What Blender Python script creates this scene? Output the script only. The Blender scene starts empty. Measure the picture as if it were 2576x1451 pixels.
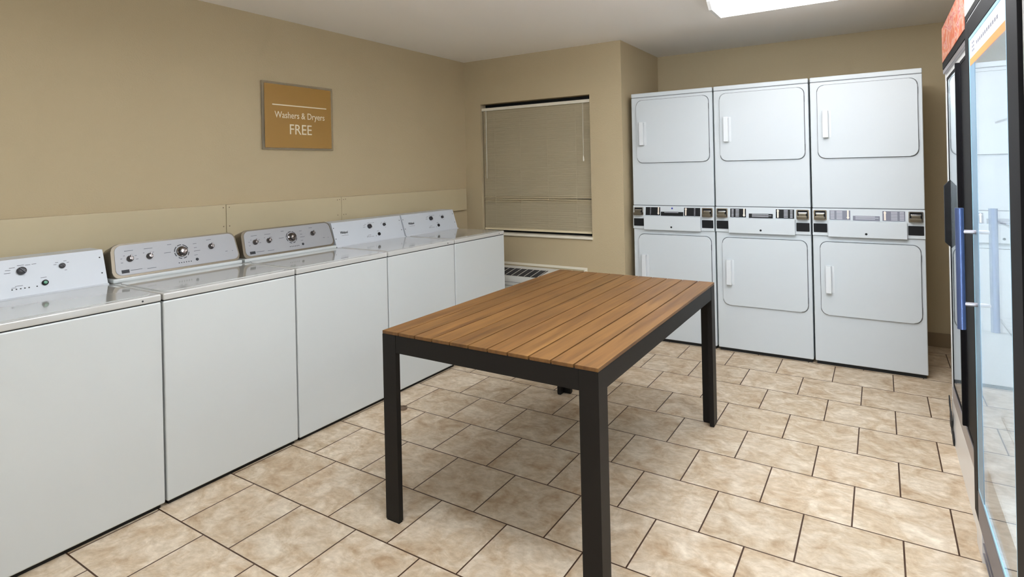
import bpy, bmesh, math, random
from mathutils import Matrix, Vector
random.seed(7)
S = bpy.context.scene
C = S.collection

# ------------------------------------------------------------------ camera
cam_d = bpy.data.cameras.new('camera'); cam = bpy.data.objects.new('camera', cam_d); C.objects.link(cam)
cam_d.sensor_fit = 'HORIZONTAL'; cam_d.sensor_width = 36.0
cam_d.lens = 1458.85 * 36.0 / 2576.0
cam_d.shift_x = 0.0
cam_d.shift_y = (424.63 - 725.5) / 2576.0
cam_d.clip_start = 0.05
cam.matrix_world = Matrix.Translation((0, 0, 1.4205)) @ Matrix.Rotation(0.5648, 4, 'Z') @ Matrix.Rotation(math.pi / 2, 4, 'X') @ Matrix.Rotation(-0.0218, 4, 'Z')
S.camera = cam

# ------------------------------------------------------------------ world, exposure
w = bpy.data.worlds.new('world'); S.world = w; w.use_nodes = True
w.node_tree.nodes['Background'].inputs[0].default_value = (0.02, 0.02, 0.025, 1)
w.node_tree.nodes['Background'].inputs[1].default_value = 1.0
S.view_settings.view_transform = 'Standard'; S.view_settings.look = 'None'
S.view_settings.exposure = 0.0; S.view_settings.gamma = 1.0; S.view_settings.use_curve_mapping = False
LAMP = 6.8          # strength of the visible fluorescent diffuser
FILL = 18.5         # strength of the added fill lamps, hung out of view
LAMP_COL = (0.93, 1.0, 1.09, 1)
# fill light added outside an invented, unseen window in the near wall
fill_d = bpy.data.lights.new('window_fill', 'AREA'); fill_d.shape = 'RECTANGLE'; fill_d.size = 2.5; fill_d.size_y = 1.25
fill_d.energy = 30.0; fill_d.color = (0.9, 0.97, 1.0)
fill_o = bpy.data.objects.new('window_fill', fill_d); C.objects.link(fill_o)
fill_o.location = (-1.3, -1.80, 1.55); fill_o.rotation_euler = (math.pi / 2, 0, 0)

# ------------------------------------------------------------------ key sizes (metres)
XL, YW, YB, XS, ZC, XR, YN = -3.374, 4.4956, 5.4385, -1.7734, 2.4548, 1.10, -1.6
XF = -2.6139                                   # washer fronts
WB = [0.635, 1.2947, 1.969, 2.6472, 3.3251, 3.9851]
YD = 4.589                                     # dryer fronts
DX = [-1.7317, -1.0717, -0.4117]
TA, TB, TX, TY = 0.33362, 0.3317, -0.28391, 3.92238   # floor tiles

# ------------------------------------------------------------------ materials
def lin(c):
    return tuple(((v / 255) / 12.92 if v / 255 <= 0.04045 else ((v / 255 + 0.055) / 1.055) ** 2.4) for v in c) + (1,)
def mat(name, rgb, rough=0.5, metal=0.0, coat=0.0, spec=0.5, bump=0.0, bscale=300.0, var=0.0, vscale=3.0, emit=0.0, trans=0.0, ior=1.5):
    m = bpy.data.materials.new(name); m.use_nodes = True
    nt = m.node_tree; b = nt.nodes['Principled BSDF']
    b.inputs['Base Color'].default_value = lin(rgb); b.inputs['Roughness'].default_value = rough
    b.inputs['Metallic'].default_value = metal; b.inputs['Coat Weight'].default_value = coat
    b.inputs['Coat Roughness'].default_value = 0.06
    b.inputs['Specular IOR Level'].default_value = spec; b.inputs['IOR'].default_value = ior
    b.inputs['Transmission Weight'].default_value = trans
    if emit:
        b.inputs['Emission Color'].default_value = (1.0, 0.99, 0.98, 1) if name == 'lamp_diffuser' else LAMP_COL; b.inputs['Emission Strength'].default_value = emit
    if bump or var:
        tc = nt.nodes.new('ShaderNodeTexCoord')
    if bump:
        n = nt.nodes.new('ShaderNodeTexNoise'); n.inputs['Scale'].default_value = bscale; n.inputs['Detail'].default_value = 3
        nt.links.new(tc.outputs['Object'], n.inputs['Vector'])
        bp = nt.nodes.new('ShaderNodeBump'); bp.inputs['Strength'].default_value = bump; bp.inputs['Distance'].default_value = 0.004
        nt.links.new(n.outputs['Fac'], bp.inputs['Height']); nt.links.new(bp.outputs['Normal'], b.inputs['Normal'])
    if var:
        n = nt.nodes.new('ShaderNodeTexNoise'); n.inputs['Scale'].default_value = vscale; n.inputs['Detail'].default_value = 4
        nt.links.new(tc.outputs['Object'], n.inputs['Vector'])
        mx = nt.nodes.new('ShaderNodeMix'); mx.data_type = 'RGBA'
        c = lin(rgb)
        mx.inputs[6].default_value = tuple(v * (1 - var) for v in c[:3]) + (1,)
        mx.inputs[7].default_value = tuple(min(1, v * (1 + var)) for v in c[:3]) + (1,)
        nt.links.new(n.outputs['Fac'], mx.inputs[0]); nt.links.new(mx.outputs[2], b.inputs['Base Color'])
    return m
M = {}
M['wall'] = mat('wall_paint', (183, 166, 134), 0.75, bump=0.35, bscale=130, var=0.03, vscale=2)
M['ledge'] = mat('ledge_paint', (190, 175, 143), 0.5, bump=0.12, bscale=40, var=0.04, vscale=5)
M['ceiling'] = mat('ceiling_paint', (248, 244, 239), 0.85, bump=0.2, bscale=200)
M['base'] = mat('baseboard_vinyl', (138, 118, 90), 0.5)
M['enamel'] = mat('white_enamel', (200, 203, 202), 0.32, coat=0.2)
M['enamel_top'] = mat('white_glossy_enamel', (192, 191, 187), 0.10, coat=0.8, var=0.02, vscale=6)
M['console'] = mat('white_console', (198, 202, 208), 0.4)
M['dryer'] = mat('white_dryer_enamel', (199, 204, 207), 0.45, coat=0.0, spec=0.35)
M['dark'] = mat('black_gap', (12, 12, 13), 0.7)  # black for joints and for the shade painted under the washers
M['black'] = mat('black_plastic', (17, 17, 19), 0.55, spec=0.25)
M['knob'] = mat('charcoal_knob', (48, 46, 50), 0.35)
M['print'] = mat('grey_print', (95, 95, 100), 0.6)
M['print_dark'] = mat('dark_print', (40, 40, 44), 0.6)
M['green'] = mat('green_button', (20, 120, 78), 0.3)
M['silver'] = mat('brushed_silver', (160, 160, 162), 0.5, metal=0.35)
M['silver_edge'] = mat('satin_console_edge', (118, 108, 92), 0.35, metal=0.5)
M['chrome'] = mat('chrome', (200, 196, 192), 0.12, metal=1.0)
M['chrome_dark'] = mat('smoked_chrome', (112, 106, 104), 0.14, metal=1.0)
M['bronze'] = mat('coin_slide_metal', (112, 103, 88), 0.3, metal=0.8)
M['frame'] = mat('bronze_black_metal', (21, 18, 17), 0.5, spec=0.3, bump=0.03, bscale=400)
M['cream'] = mat('cream_rail', (226, 218, 200), 0.4)
M['slat'] = mat('tan_slat', (222, 207, 174), 0.55)
M['cord'] = mat('cord_white', (205, 198, 180), 0.6)
M['clear'] = mat('acrylic_clear', (235, 225, 205), 0.35, trans=0.9, ior=1.45)
M['bronze_sign'] = mat('sign_brown', (160, 121, 58), 0.4, coat=0.0, var=0.06, vscale=4)
M['letter'] = mat('sign_letter', (232, 220, 196), 0.4)
M['grille_black'] = mat('grille_black', (38, 40, 48), 0.5)
M['ptac'] = mat('off_white_plastic', (205, 203, 196), 0.45)
M['lamp_body'] = mat('lamp_white_metal', (235, 235, 232), 0.4)
M['fill_glow_near'] = mat('fill_lamp_near', (240, 240, 238), 0.4, emit=FILL * 0.45)
M['fill_glow'] = mat('fill_lamp_hanging', (240, 240, 238), 0.4, emit=FILL)
M['cooler_fill2'] = mat('cooler_fill_upright', (240, 240, 240), 0.4, emit=65.0)
M['cooler_fill'] = mat('cooler_fill', (240, 240, 240), 0.4, emit=60.0)
M['lamp_glow'] = mat('lamp_diffuser', (240, 240, 238), 0.4, emit=LAMP)
M['fr_white'] = mat('cooler_white', (232, 230, 228), 0.3, coat=0.3)
M['fr_black'] = mat('cooler_black_frame', (14, 12, 15), 0.6, spec=0.15)
M['fr_purple'] = mat('cooler_grey_rail', (92, 90, 104), 0.35, metal=0.4)
M['fr_alu'] = mat('cooler_aluminium', (165, 160, 165), 0.3, metal=0.7)
M['handle_blue'] = mat('blue_grey_anodised', (84, 98, 138), 0.3, metal=0.6)
M['border_blue'] = mat('border_blue', (104, 140, 164), 0.3)
M['gasket'] = mat('pale_blue_gasket', (150, 190, 210), 0.35)
M['orange'] = mat('orange_stripe', (238, 142, 78), 0.5)
M['sticker'] = mat('sticker_white', (240, 238, 236), 0.45)
M['cap'] = mat('brown_rubber', (118, 98, 80), 0.6)
M['rubber'] = mat('torn_black_rubber', (18, 18, 18), 0.7)
M['outside'] = mat('window_glass', (200, 210, 215), 0.02, trans=0.95, ior=1.45)
M['shelf'] = mat('wire_shelf', (215, 215, 215), 0.4)

def glass_mat(name, tint):
    m = bpy.data.materials.new(name); m.use_nodes = True; nt = m.node_tree
    for n in list(nt.nodes): nt.nodes.remove(n)
    out = nt.nodes.new('ShaderNodeOutputMaterial'); mx = nt.nodes.new('ShaderNodeMixShader')
    tr = nt.nodes.new('ShaderNodeBsdfTransparent'); tr.inputs[0].default_value = tint
    gl = nt.nodes.new('ShaderNodeBsdfGlossy'); gl.inputs['Roughness'].default_value = 0.0
    gl.inputs[0].default_value = (0.97, 0.98, 1.0, 1)
    fr = nt.nodes.new('ShaderNodeFresnel'); ge = nt.nodes.new('ShaderNodeNewGeometry'); mr = nt.nodes.new('ShaderNodeMapRange')
    mr.inputs[3].default_value = 1.6; mr.inputs[4].default_value = 1 / 1.6      # same reflectance at both faces of the thin pane
    nt.links.new(ge.outputs['Backfacing'], mr.inputs[0]); nt.links.new(mr.outputs[0], fr.inputs[0])
    nt.links.new(fr.outputs[0], mx.inputs[0]); nt.links.new(tr.outputs[0], mx.inputs[1]); nt.links.new(gl.outputs[0], mx.inputs[2])
    nt.links.new(mx.outputs[0], out.inputs[0])
    return m
M['door_glass'] = glass_mat('insulated_door_glass', (0.82, 0.88, 0.9, 1))

def node_floor():
    m = bpy.data.materials.new('floor_tiles'); m.use_nodes = True; nt = m.node_tree; L = nt.links
    b = nt.nodes['Principled BSDF']
    tc = nt.nodes.new('ShaderNodeTexCoord')
    mp = nt.nodes.new('ShaderNodeMapping'); mp.inputs['Location'].default_value = (-TX + 100 * TA, -TY + 100 * TB, 0)
    L.new(tc.outputs['Object'], mp.inputs['Vector'])
    br = nt.nodes.new('ShaderNodeTexBrick')
    br.offset = 0.5; br.offset_frequency = 2; br.squash = 1.0; br.squash_frequency = 1
    br.inputs['Scale'].default_value = 1.0; br.inputs['Brick Width'].default_value = TA; br.inputs['Row Height'].default_value = TB
    br.inputs['Mortar Size'].default_value = 0.0031; br.inputs['Mortar Smooth'].default_value = 0.1; br.inputs['Bias'].default_value = 0.0
    br.inputs['Color1'].default_value = (0, 0, 0, 1); br.inputs['Color2'].default_value = (1, 1, 1, 1); br.inputs['Mortar'].default_value = (0.5, 0.5, 0.5, 1)
    L.new(mp.outputs[0], br.inputs['Vector'])
    # per tile value offsets the noise so that each tile has its own clouding
    sc = nt.nodes.new('ShaderNodeVectorMath'); sc.operation = 'SCALE'; sc.inputs['Scale'].default_value = 7.3
    L.new(br.outputs['Color'], sc.inputs[0])
    ad = nt.nodes.new('ShaderNodeVectorMath'); ad.operation = 'ADD'
    L.new(tc.outputs['Object'], ad.inputs[0]); L.new(sc.outputs[0], ad.inputs[1])
    n1 = nt.nodes.new('ShaderNodeTexNoise'); n1.inputs['Scale'].default_value = 9.0; n1.inputs['Detail'].default_value = 9; n1.inputs['Roughness'].default_value = 0.66; n1.inputs['Distortion'].default_value = 0.7
    n2 = nt.nodes.new('ShaderNodeTexNoise'); n2.inputs['Scale'].default_value = 40; n2.inputs['Detail'].default_value = 6; n2.inputs['Roughness'].default_value = 0.6
    st = nt.nodes.new('ShaderNodeMapping'); st.inputs['Scale'].default_value = (0.75, 1.2, 1)
    L.new(ad.outputs[0], st.inputs['Vector'])
    L.new(ad.outputs[0], n1.inputs['Vector']); L.new(st.outputs[0], n2.inputs['Vector'])
    cr = nt.nodes.new('ShaderNodeValToRGB'); e = cr.color_ramp.elements
    e[0].position = 0.3; e[0].color = lin((172, 145, 115)); e[1].position = 0.72; e[1].color = lin((224, 210, 190))
    x = e.new(0.45); x.color = lin((193, 172, 146)); x = e.new(0.56); x.color = lin((207, 190, 168))
    L.new(n1.outputs['Fac'], cr.inputs[0])
    cr2 = nt.nodes.new('ShaderNodeValToRGB'); e = cr2.color_ramp.elements
    e[0].position = 0.35; e[0].color = (0.80, 0.77, 0.73, 1); e[1].position = 0.65; e[1].color = (1.06, 1.06, 1.06, 1)
    L.new(n2.outputs['Fac'], cr2.inputs[0])
    mul = nt.nodes.new('ShaderNodeMix'); mul.data_type = 'RGBA'; mul.blend_type = 'MULTIPLY'; mul.inputs[0].default_value = 0.8
    L.new(cr.outputs[0], mul.inputs[6]); L.new(cr2.outputs[0], mul.inputs[7])
    # tile to tile tone
    cr3 = nt.nodes.new('ShaderNodeValToRGB'); e = cr3.color_ramp.elements
    e[0].color = (0.93, 0.92, 0.90, 1); e[1].color = (1.05, 1.05, 1.05, 1)
    L.new(br.outputs['Color'], cr3.inputs[0])
    mul2 = nt.nodes.new('ShaderNodeMix'); mul2.data_type = 'RGBA'; mul2.blend_type = 'MULTIPLY'; mul2.inputs[0].default_value = 1.0
    L.new(mul.outputs[2], mul2.inputs[6]); L.new(cr3.outputs[0], mul2.inputs[7])
    mg = nt.nodes.new('ShaderNodeMix'); mg.data_type = 'RGBA'; mg.inputs[7].default_value = lin((66, 42, 24))
    L.new(br.outputs['Fac'], mg.inputs[0]); L.new(mul2.outputs[2], mg.inputs[6])
    L.new(mg.outputs[2], b.inputs['Base Color'])
    inv = nt.nodes.new('ShaderNodeMath'); inv.operation = 'SUBTRACT'; inv.inputs[0].default_value = 1.0
    L.new(br.outputs['Fac'], inv.inputs[1])
    mm = nt.nodes.new('ShaderNodeMath'); mm.operation = 'MULTIPLY_ADD'; mm.inputs[1].default_value = 0.12
    L.new(n2.outputs['Fac'], mm.inputs[0]); L.new(inv.outputs[0], mm.inputs[2])
    bp = nt.nodes.new('ShaderNodeBump'); bp.inputs['Strength'].default_value = 0.5; bp.inputs['Distance'].default_value = 0.002
    L.new(mm.outputs[0], bp.inputs['Height']); L.new(bp.outputs[0], b.inputs['Normal'])
    b.inputs['Roughness'].default_value = 0.5; b.inputs['Specular IOR Level'].default_value = 0.35
    return m
M['floor'] = node_floor()

def node_wood():
    m = bpy.data.materials.new('wood_boards'); m.use_nodes = True; nt = m.node_tree; L = nt.links
    b = nt.nodes['Principled BSDF']
    tc = nt.nodes.new('ShaderNodeTexCoord')
    at = nt.nodes.new('ShaderNodeSeparateXYZ'); L.new(tc.outputs['Object'], at.inputs[0])
    # board index from the x coordinate
    dv = nt.nodes.new('ShaderNodeMath'); dv.operation = 'DIVIDE'; dv.inputs[1].default_value = 0.954 / 11
    ofs = nt.nodes.new('ShaderNodeMath'); ofs.operation = 'ADD'; ofs.inputs[1].default_value = 0.477
    L.new(at.outputs[0], ofs.inputs[0]); L.new(ofs.outputs[0], dv.inputs[0])
    fl = nt.nodes.new('ShaderNodeMath'); fl.operation = 'FLOOR'; L.new(dv.outputs[0], fl.inputs[0])
    wn = nt.nodes.new('ShaderNodeTexWhiteNoise'); wn.noise_dimensions = '1D'; L.new(fl.outputs[0], wn.inputs['W'])
    mp = nt.nodes.new('ShaderNodeMapping'); mp.inputs['Scale'].default_value = (26, 1.6, 10)
    ad = nt.nodes.new('ShaderNodeVectorMath'); ad.operation = 'ADD'
    sc = nt.nodes.new('ShaderNodeVectorMath'); sc.operation = 'SCALE'; sc.inputs['Scale'].default_value = 5
    L.new(wn.outputs['Color'], sc.inputs[0]); L.new(tc.outputs['Object'], ad.inputs[0]); L.new(sc.outputs[0], ad.inputs[1])
    L.new(ad.outputs[0], mp.inputs['Vector'])
    n = nt.nodes.new('ShaderNodeTexNoise'); n.inputs['Scale'].default_value = 1.3; n.inputs['Detail'].default_value = 6; n.inputs['Roughness'].default_value = 0.6; n.inputs['Distortion'].default_value = 0.5
    L.new(mp.outputs[0], n.inputs['Vector'])
    cr = nt.nodes.new('ShaderNodeValToRGB'); e = cr.color_ramp.elements
    e[0].position = 0.28; e[0].color = lin((88, 57, 29)); e[1].position = 0.74; e[1].color = lin((130, 92, 48))
    x = e.new(0.5); x.color = lin((110, 75, 38))
    L.new(n.outputs['Fac'], cr.inputs[0])
    n3 = nt.nodes.new('ShaderNodeTexNoise'); n3.inputs['Scale'].default_value = 3.2; n3.inputs['Detail'].default_value = 4
    L.new(tc.outputs['Object'], n3.inputs['Vector'])
    ma = nt.nodes.new('ShaderNodeMapRange'); ma.inputs[1].default_value = 0.3; ma.inputs[2].default_value = 0.7; ma.inputs[3].default_value = 0.86; ma.inputs[4].default_value = 1.12
    L.new(n3.outputs['Fac'], ma.inputs[0])
    mb = nt.nodes.new('ShaderNodeMapRange'); mb.inputs[3].default_value = 0.88; mb.inputs[4].default_value = 1.1
    L.new(wn.outputs['Value'], mb.inputs[0])
    pr = nt.nodes.new('ShaderNodeMath'); pr.operation = 'MULTIPLY'; L.new(ma.outputs[0], pr.inputs[0]); L.new(mb.outputs[0], pr.inputs[1])
    vs = nt.nodes.new('ShaderNodeVectorMath'); vs.operation = 'SCALE'
    L.new(cr.outputs[0], vs.inputs[0]); L.new(pr.outputs[0], vs.inputs['Scale'])
    L.new(vs.outputs[0], b.inputs['Base Color'])
    b.inputs['Roughness'].default_value = 0.42; b.inputs['Specular IOR Level'].default_value = 0.5
    bp = nt.nodes.new('ShaderNodeBump'); bp.inputs['Strength'].default_value = 0.15; bp.inputs['Distance'].default_value = 0.001
    L.new(n.outputs['Fac'], bp.inputs['Height']); L.new(bp.outputs[0], b.inputs['Normal'])
    return m
M['wood'] = node_wood()

def node_graphic():
    m = bpy.data.materials.new('red_graphic'); m.use_nodes = True; nt = m.node_tree; L = nt.links
    b = nt.nodes['Principled BSDF']
    tc = nt.nodes.new('ShaderNodeTexCoord')
    mp = nt.nodes.new('ShaderNodeMapping'); mp.inputs['Scale'].default_value = (1, 3.0, 7.0)
    L.new(tc.outputs['Object'], mp.inputs[0])
    n = nt.nodes.new('ShaderNodeTexNoise'); n.inputs['Scale'].default_value = 2.2; n.inputs['Detail'].default_value = 3; n.inputs['Distortion'].default_value = 1.5
    L.new(mp.outputs[0], n.inputs['Vector'])
    cr = nt.nodes.new('ShaderNodeValToRGB'); e = cr.color_ramp.elements
    e[0].position = 0.3; e[0].color = lin((196, 92, 66)); e[1].position = 0.72; e[1].color = lin((226, 208, 198))
    x = e.new(0.45); x.color = lin((204, 122, 96)); x = e.new(0.56); x.color = lin((214, 160, 142)); x = e.new(0.64); x.color = lin((190, 90, 90))
    L.new(n.outputs['Fac'], cr.inputs[0]); L.new(cr.outputs[0], b.inputs['Base Color'])
    b.inputs['Roughness'].default_value = 0.25
    return m
M['graphic'] = node_graphic()

# ------------------------------------------------------------------ mesh helpers
I4 = Matrix.Identity(4)
def frame(o, u, v):
    u = Vector(u).normalized(); v = Vector(v).normalized(); n = u.cross(v)
    m = Matrix((u, v, n)).transposed().to_4x4(); m.translation = Vector(o); return m
def box(bm, x0, x1, y0, y1, z0, z1, bev=0.0, mtx=I4, seg=2):
    t = bmesh.new()
    bmesh.ops.create_cube(t, size=1.0)
    for v in t.verts:
        v.co = Vector(((x0 + x1) / 2 + v.co.x * (x1 - x0), (y0 + y1) / 2 + v.co.y * (y1 - y0), (z0 + z1) / 2 + v.co.z * (z1 - z0)))
    if bev: bmesh.ops.bevel(t, geom=list(t.edges), offset=bev, segments=seg, affect='EDGES', profile=0.5)
    merge(bm, t, mtx)
def merge(bm, t, mtx=I4):
    t.transform(mtx); me = bpy.data.meshes.new('tmp'); t.to_mesh(me); t.free(); bm.from_mesh(me); bpy.data.meshes.remove(me)
def prism(bm, pts, h0, h1, mtx=I4, bev=0.0, seg=2):
    t = bmesh.new()
    lo = [t.verts.new((a, b, h0)) for a, b in pts]; hi = [t.verts.new((a, b, h1)) for a, b in pts]
    n = len(pts)
    t.faces.new(lo[::-1]); top = t.faces.new(hi)
    for i in range(n): t.faces.new((lo[i], lo[(i + 1) % n], hi[(i + 1) % n], hi[i]))
    if bev: bmesh.ops.bevel(t, geom=list(top.edges), offset=bev, segments=seg, affect='EDGES', profile=0.5)
    bmesh.ops.recalc_face_normals(t, faces=list(t.faces))
    merge(bm, t, mtx)
def rrect(x0, x1, y0, y1, r, n=6, corners=(1, 1, 1, 1)):
    pts = []
    for k, (cx, cy, a) in enumerate(((x1 - r, y1 - r, 0), (x0 + r, y1 - r, 90), (x0 + r, y0 + r, 180), (x1 - r, y0 + r, 270))):
        if corners[k]:
            for i in range(n + 1):
                t = math.radians(a + 90 * i / n); pts.append((cx + r * math.cos(t), cy + r * math.sin(t)))
        else:
            pts.append({0: (x1, y1), 1: (x0, y1), 2: (x0, y0), 3: (x1, y0)}[k])
    return pts
def ring(bm, outer, inner, h0, h1, mtx=I4):
    t = bmesh.new(); n = len(outer)
    A = [[t.verts.new((p[0], p[1], h)) for p in lst] for lst, h in ((outer, h0), (outer, h1), (inner, h1), (inner, h0))]
    for k in range(4):
        a, b = A[k], A[(k + 1) % 4]
        for i in range(n): t.faces.new((a[i], a[(i + 1) % n], b[(i + 1) % n], b[i]))
    bmesh.ops.recalc_face_normals(t, faces=list(t.faces)); merge(bm, t, mtx)
def lathe(bm, prof, mtx=I4, n=28):
    """prof: (radius, height) along local z"""
    t = bmesh.new(); rings = []
    for r, h in prof:
        if r < 1e-6: rings.append([t.verts.new((0, 0, h))])
        else: rings.append([t.verts.new((r * math.cos(2 * math.pi * i / n), r * math.sin(2 * math.pi * i / n), h)) for i in range(n)])
    for a, b in zip(rings, rings[1:]):
        for i in range(n):
            j = (i + 1) % n
            if len(a) == 1 and len(b) == 1: continue
            if len(a) == 1: t.faces.new((a[0], b[i], b[j]))
            elif len(b) == 1: t.faces.new((a[i], a[j], b[0]))
            else: t.faces.new((a[i], a[j], b[j], b[i]))
    for rg, flip in ((rings[0], True), (rings[-1], False)):
        if len(rg) > 1: t.faces.new(rg[::-1] if flip else rg)
    bmesh.ops.recalc_face_normals(t, faces=list(t.faces)); merge(bm, t, mtx)
def tube(bm, pts, r, n=8):
    t = bmesh.new(); rings = []
    P = [Vector(p) for p in pts]
    for i, p in enumerate(P):
        d = (P[min(i + 1, len(P) - 1)] - P[max(i - 1, 0)]).normalized()
        a = d.orthogonal().normalized() if i == 0 else (rings_a - d * rings_a.dot(d)).normalized()
        rings_a = a; b = d.cross(a)
        rings.append([t.verts.new(p + r * (math.cos(2 * math.pi * k / n) * a + math.sin(2 * math.pi * k / n) * b)) for k in range(n)])
    for A, B in zip(rings, rings[1:]):
        for k in range(n): t.faces.new((A[k], A[(k + 1) % n], B[(k + 1) % n], B[k]))
    t.faces.new(rings[0][::-1]); t.faces.new(rings[-1])
    bmesh.ops.recalc_face_normals(t, faces=list(t.faces)); merge(bm, t)
def text_bm(bm, s, size, mtx, width=None, depth=0.0006, shear=0.0, extra=0.0, spacing=1.0):
    cu = bpy.data.curves.new('txt', 'FONT'); cu.body = s; cu.size = size; cu.align_x = 'CENTER'; cu.align_y = 'CENTER'
    cu.extrude = depth; cu.shear = shear; cu.offset = extra; cu.space_character = spacing; cu.resolution_u = 3
    o = bpy.data.objects.new('txt', cu); C.objects.link(o)
    dg = bpy.context.evaluated_depsgraph_get(); dg.update()
    me = bpy.data.meshes.new_from_object(o.evaluated_get(dg))
    t = bmesh.new(); t.from_mesh(me)
    if width:
        xs = [v.co.x for v in t.verts]; k = width / (max(xs) - min(xs)); mid = (max(xs) + min(xs)) / 2
        for v in t.verts: v.co.x = (v.co.x - mid) * k
    bpy.data.objects.remove(o); bpy.data.curves.remove(cu); bpy.data.meshes.remove(me)
    merge(bm, t, mtx)
def obj(name, bm, m, parent=None, smooth=True, label=None):
    bmesh.ops.recalc_face_normals(bm, faces=list(bm.faces))
    me = bpy.data.meshes.new(name); bm.to_mesh(me); bm.free()
    for mm in (m if isinstance(m, (list, tuple)) else [m]): me.materials.append(mm)
    o = bpy.data.objects.new(name, me); C.objects.link(o)
    if smooth:
        wn_ = o.modifiers.new('weighted', 'WEIGHTED_NORMAL'); wn_.keep_sharp = True; wn_.weight = 80
        for p in me.polygons: p.use_smooth = True
        me.set_sharp_from_angle(angle=math.radians(32))
    if parent: o.parent = parent
    if label: o['label'] = label
    return o
def part(name, m, parent, fn, label=None, smooth=True):
    bm = bmesh.new(); fn(bm); return obj(name, bm, m, parent, smooth, label)
def thing(name, label, cat, loc=(0, 0, 0), rz=0.0, group=None):
    o = bpy.data.objects.new(name, None); C.objects.link(o); o.empty_display_size = 0.1
    o.location = loc; o.rotation_euler = (0, 0, rz); o['label'] = label; o['category'] = cat
    if group: o['group'] = group
    return o
def struct(name, m, fn):
    bm = bmesh.new(); fn(bm); o = obj(name, bm, m); o['kind'] = 'structure'; return o

# ------------------------------------------------------------------ room shell
T = 0.15
struct('floor', M['floor'], lambda bm: box(bm, XL - T, XR + T, YN - T, YB + T, -0.1, 0))
struct('ceiling', M['ceiling'], lambda bm: box(bm, XL - T, XR + T, YN - T, YB + T, ZC, ZC + 0.1))
struct('wall_left', M['wall'], lambda bm: box(bm, XL - T, XL, YN - T, YW + T, 0, ZC))
WX0, WX1, WZ0, WZ1 = -3.192, -2.060, 0.828, 2.036
def far_left(bm):
    box(bm, XL, WX0, YW, YW + T, 0, ZC); box(bm, WX1, XS, YW, YW + T, 0, ZC)
    box(bm, WX0, WX1, YW, YW + T, 0, WZ0); box(bm, WX0, WX1, YW, YW + T, WZ1, ZC)
struct('wall_front', M['wall'], far_left)
struct('wall_return', M['wall'], lambda bm: box(bm, XS - T, XS, YW + T, YB, 0, ZC))
struct('wall_back', M['wall'], lambda bm: box(bm, XS - T, XR + T, YB, YB + T, 0, ZC))
struct('wall_right', M['wall'], lambda bm: box(bm, XR, XR + T, YN, YB, 0, ZC))
NX0, NX1, NZ0, NZ1 = -2.6, 0.0, 0.9, 2.2  # opening for the invented window
struct('wall_near', M['wall'], lambda bm: [box(bm, XL, NX0, YN - T, YN, 0, ZC), box(bm, NX1, XR + T, YN - T, YN, 0, ZC), box(bm, NX0, NX1, YN - T, YN, 0, NZ0), box(bm, NX0, NX1, YN - T, YN, NZ1, ZC)])
wn = struct('added_window', M['cream'], lambda bm: [box(bm, NX0, NX1, YN - 0.10, YN - 0.06, z, z + 0.04) for z in (NZ0, NZ1 - 0.04)] + [box(bm, x, x + 0.04, YN - 0.10, YN - 0.06, NZ0 + 0.04, NZ1 - 0.04) for x in (NX0, (NX0 + NX1) / 2 - 0.02, NX1 - 0.04)])  # invented window, unseen, there to admit the fill light
part('pane', M['door_glass'], wn, lambda bm: box(bm, NX0 + 0.04, NX1 - 0.04, YN - 0.084, YN - 0.080, NZ0 + 0.04, NZ1 - 0.04))
def bboard(bm):
    box(bm, 0.0, XR, YB - 0.012, YB, 0, 0.105, 0.003)
struct('baseboard_back', M['base'], bboard)
struct('baseboard_right', M['base'], lambda bm: box(bm, XR - 0.012, XR, YN, YB - 0.013, 0, 0.105, 0.003))

# ledge boards along the left wall with seams and nail heads
LX, LZ0, LZ1 = -3.334, 1.04, 1.242
segs = [(YN, 2.030), (2.032, 2.918), (2.920, 4.440)]
nails = [[(2.012, 1.225), (2.012, 1.112)], [(2.050, 1.225), (2.050, 1.112), (2.880, 1.222), (2.900, 1.224), (2.882, 1.112)], [(2.936, 1.222), (2.956, 1.224), (2.936, 1.112), (2.958, 1.112)]]
for k, (a, b) in enumerate(segs):
    bm = bmesh.new(); box(bm, XL, LX, a, b, LZ0, LZ1, 0.004)
    o = obj('trim_%d' % (k + 1), bm, M['ledge']); o['kind'] = 'structure'
    for (y, z) in nails[k]:
        part('nail_head', M['cap'], o, lambda bm: lathe(bm, [(0, 0.0), (0.0035, 0.0), (0.0035, 0.0012), (0, 0.0015)], frame((LX - 0.0002, y, z), (0, 1, 0), (0, 0, 1)), 8))

# window with its frame, glass and sill; black frame paints in the shadow gap
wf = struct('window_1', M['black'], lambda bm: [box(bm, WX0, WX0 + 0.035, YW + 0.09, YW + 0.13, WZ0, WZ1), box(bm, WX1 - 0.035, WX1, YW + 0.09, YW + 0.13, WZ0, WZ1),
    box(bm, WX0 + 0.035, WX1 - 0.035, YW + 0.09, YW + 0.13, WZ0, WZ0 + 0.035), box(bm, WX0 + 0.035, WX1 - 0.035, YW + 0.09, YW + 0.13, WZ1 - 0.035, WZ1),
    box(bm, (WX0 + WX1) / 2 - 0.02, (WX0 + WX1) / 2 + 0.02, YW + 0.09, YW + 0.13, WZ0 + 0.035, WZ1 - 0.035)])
part('pane', M['outside'], wf, lambda bm: [box(bm, WX0 + 0.035, (WX0 + WX1) / 2 - 0.02, YW + 0.108, YW + 0.112, WZ0 + 0.035, WZ1 - 0.035), box(bm, (WX0 + WX1) / 2 + 0.02, WX1 - 0.035, YW + 0.108, YW + 0.112, WZ0 + 0.035, WZ1 - 0.035)])
part('sill', M['cream'], wf, lambda bm: box(bm, WX0 - 0.01, WX1 + 0.008, YW - 0.022, YW + 0.09, WZ0 - 0.02, WZ0 + 0.002, 0.004), 'cream window sill')

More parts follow.
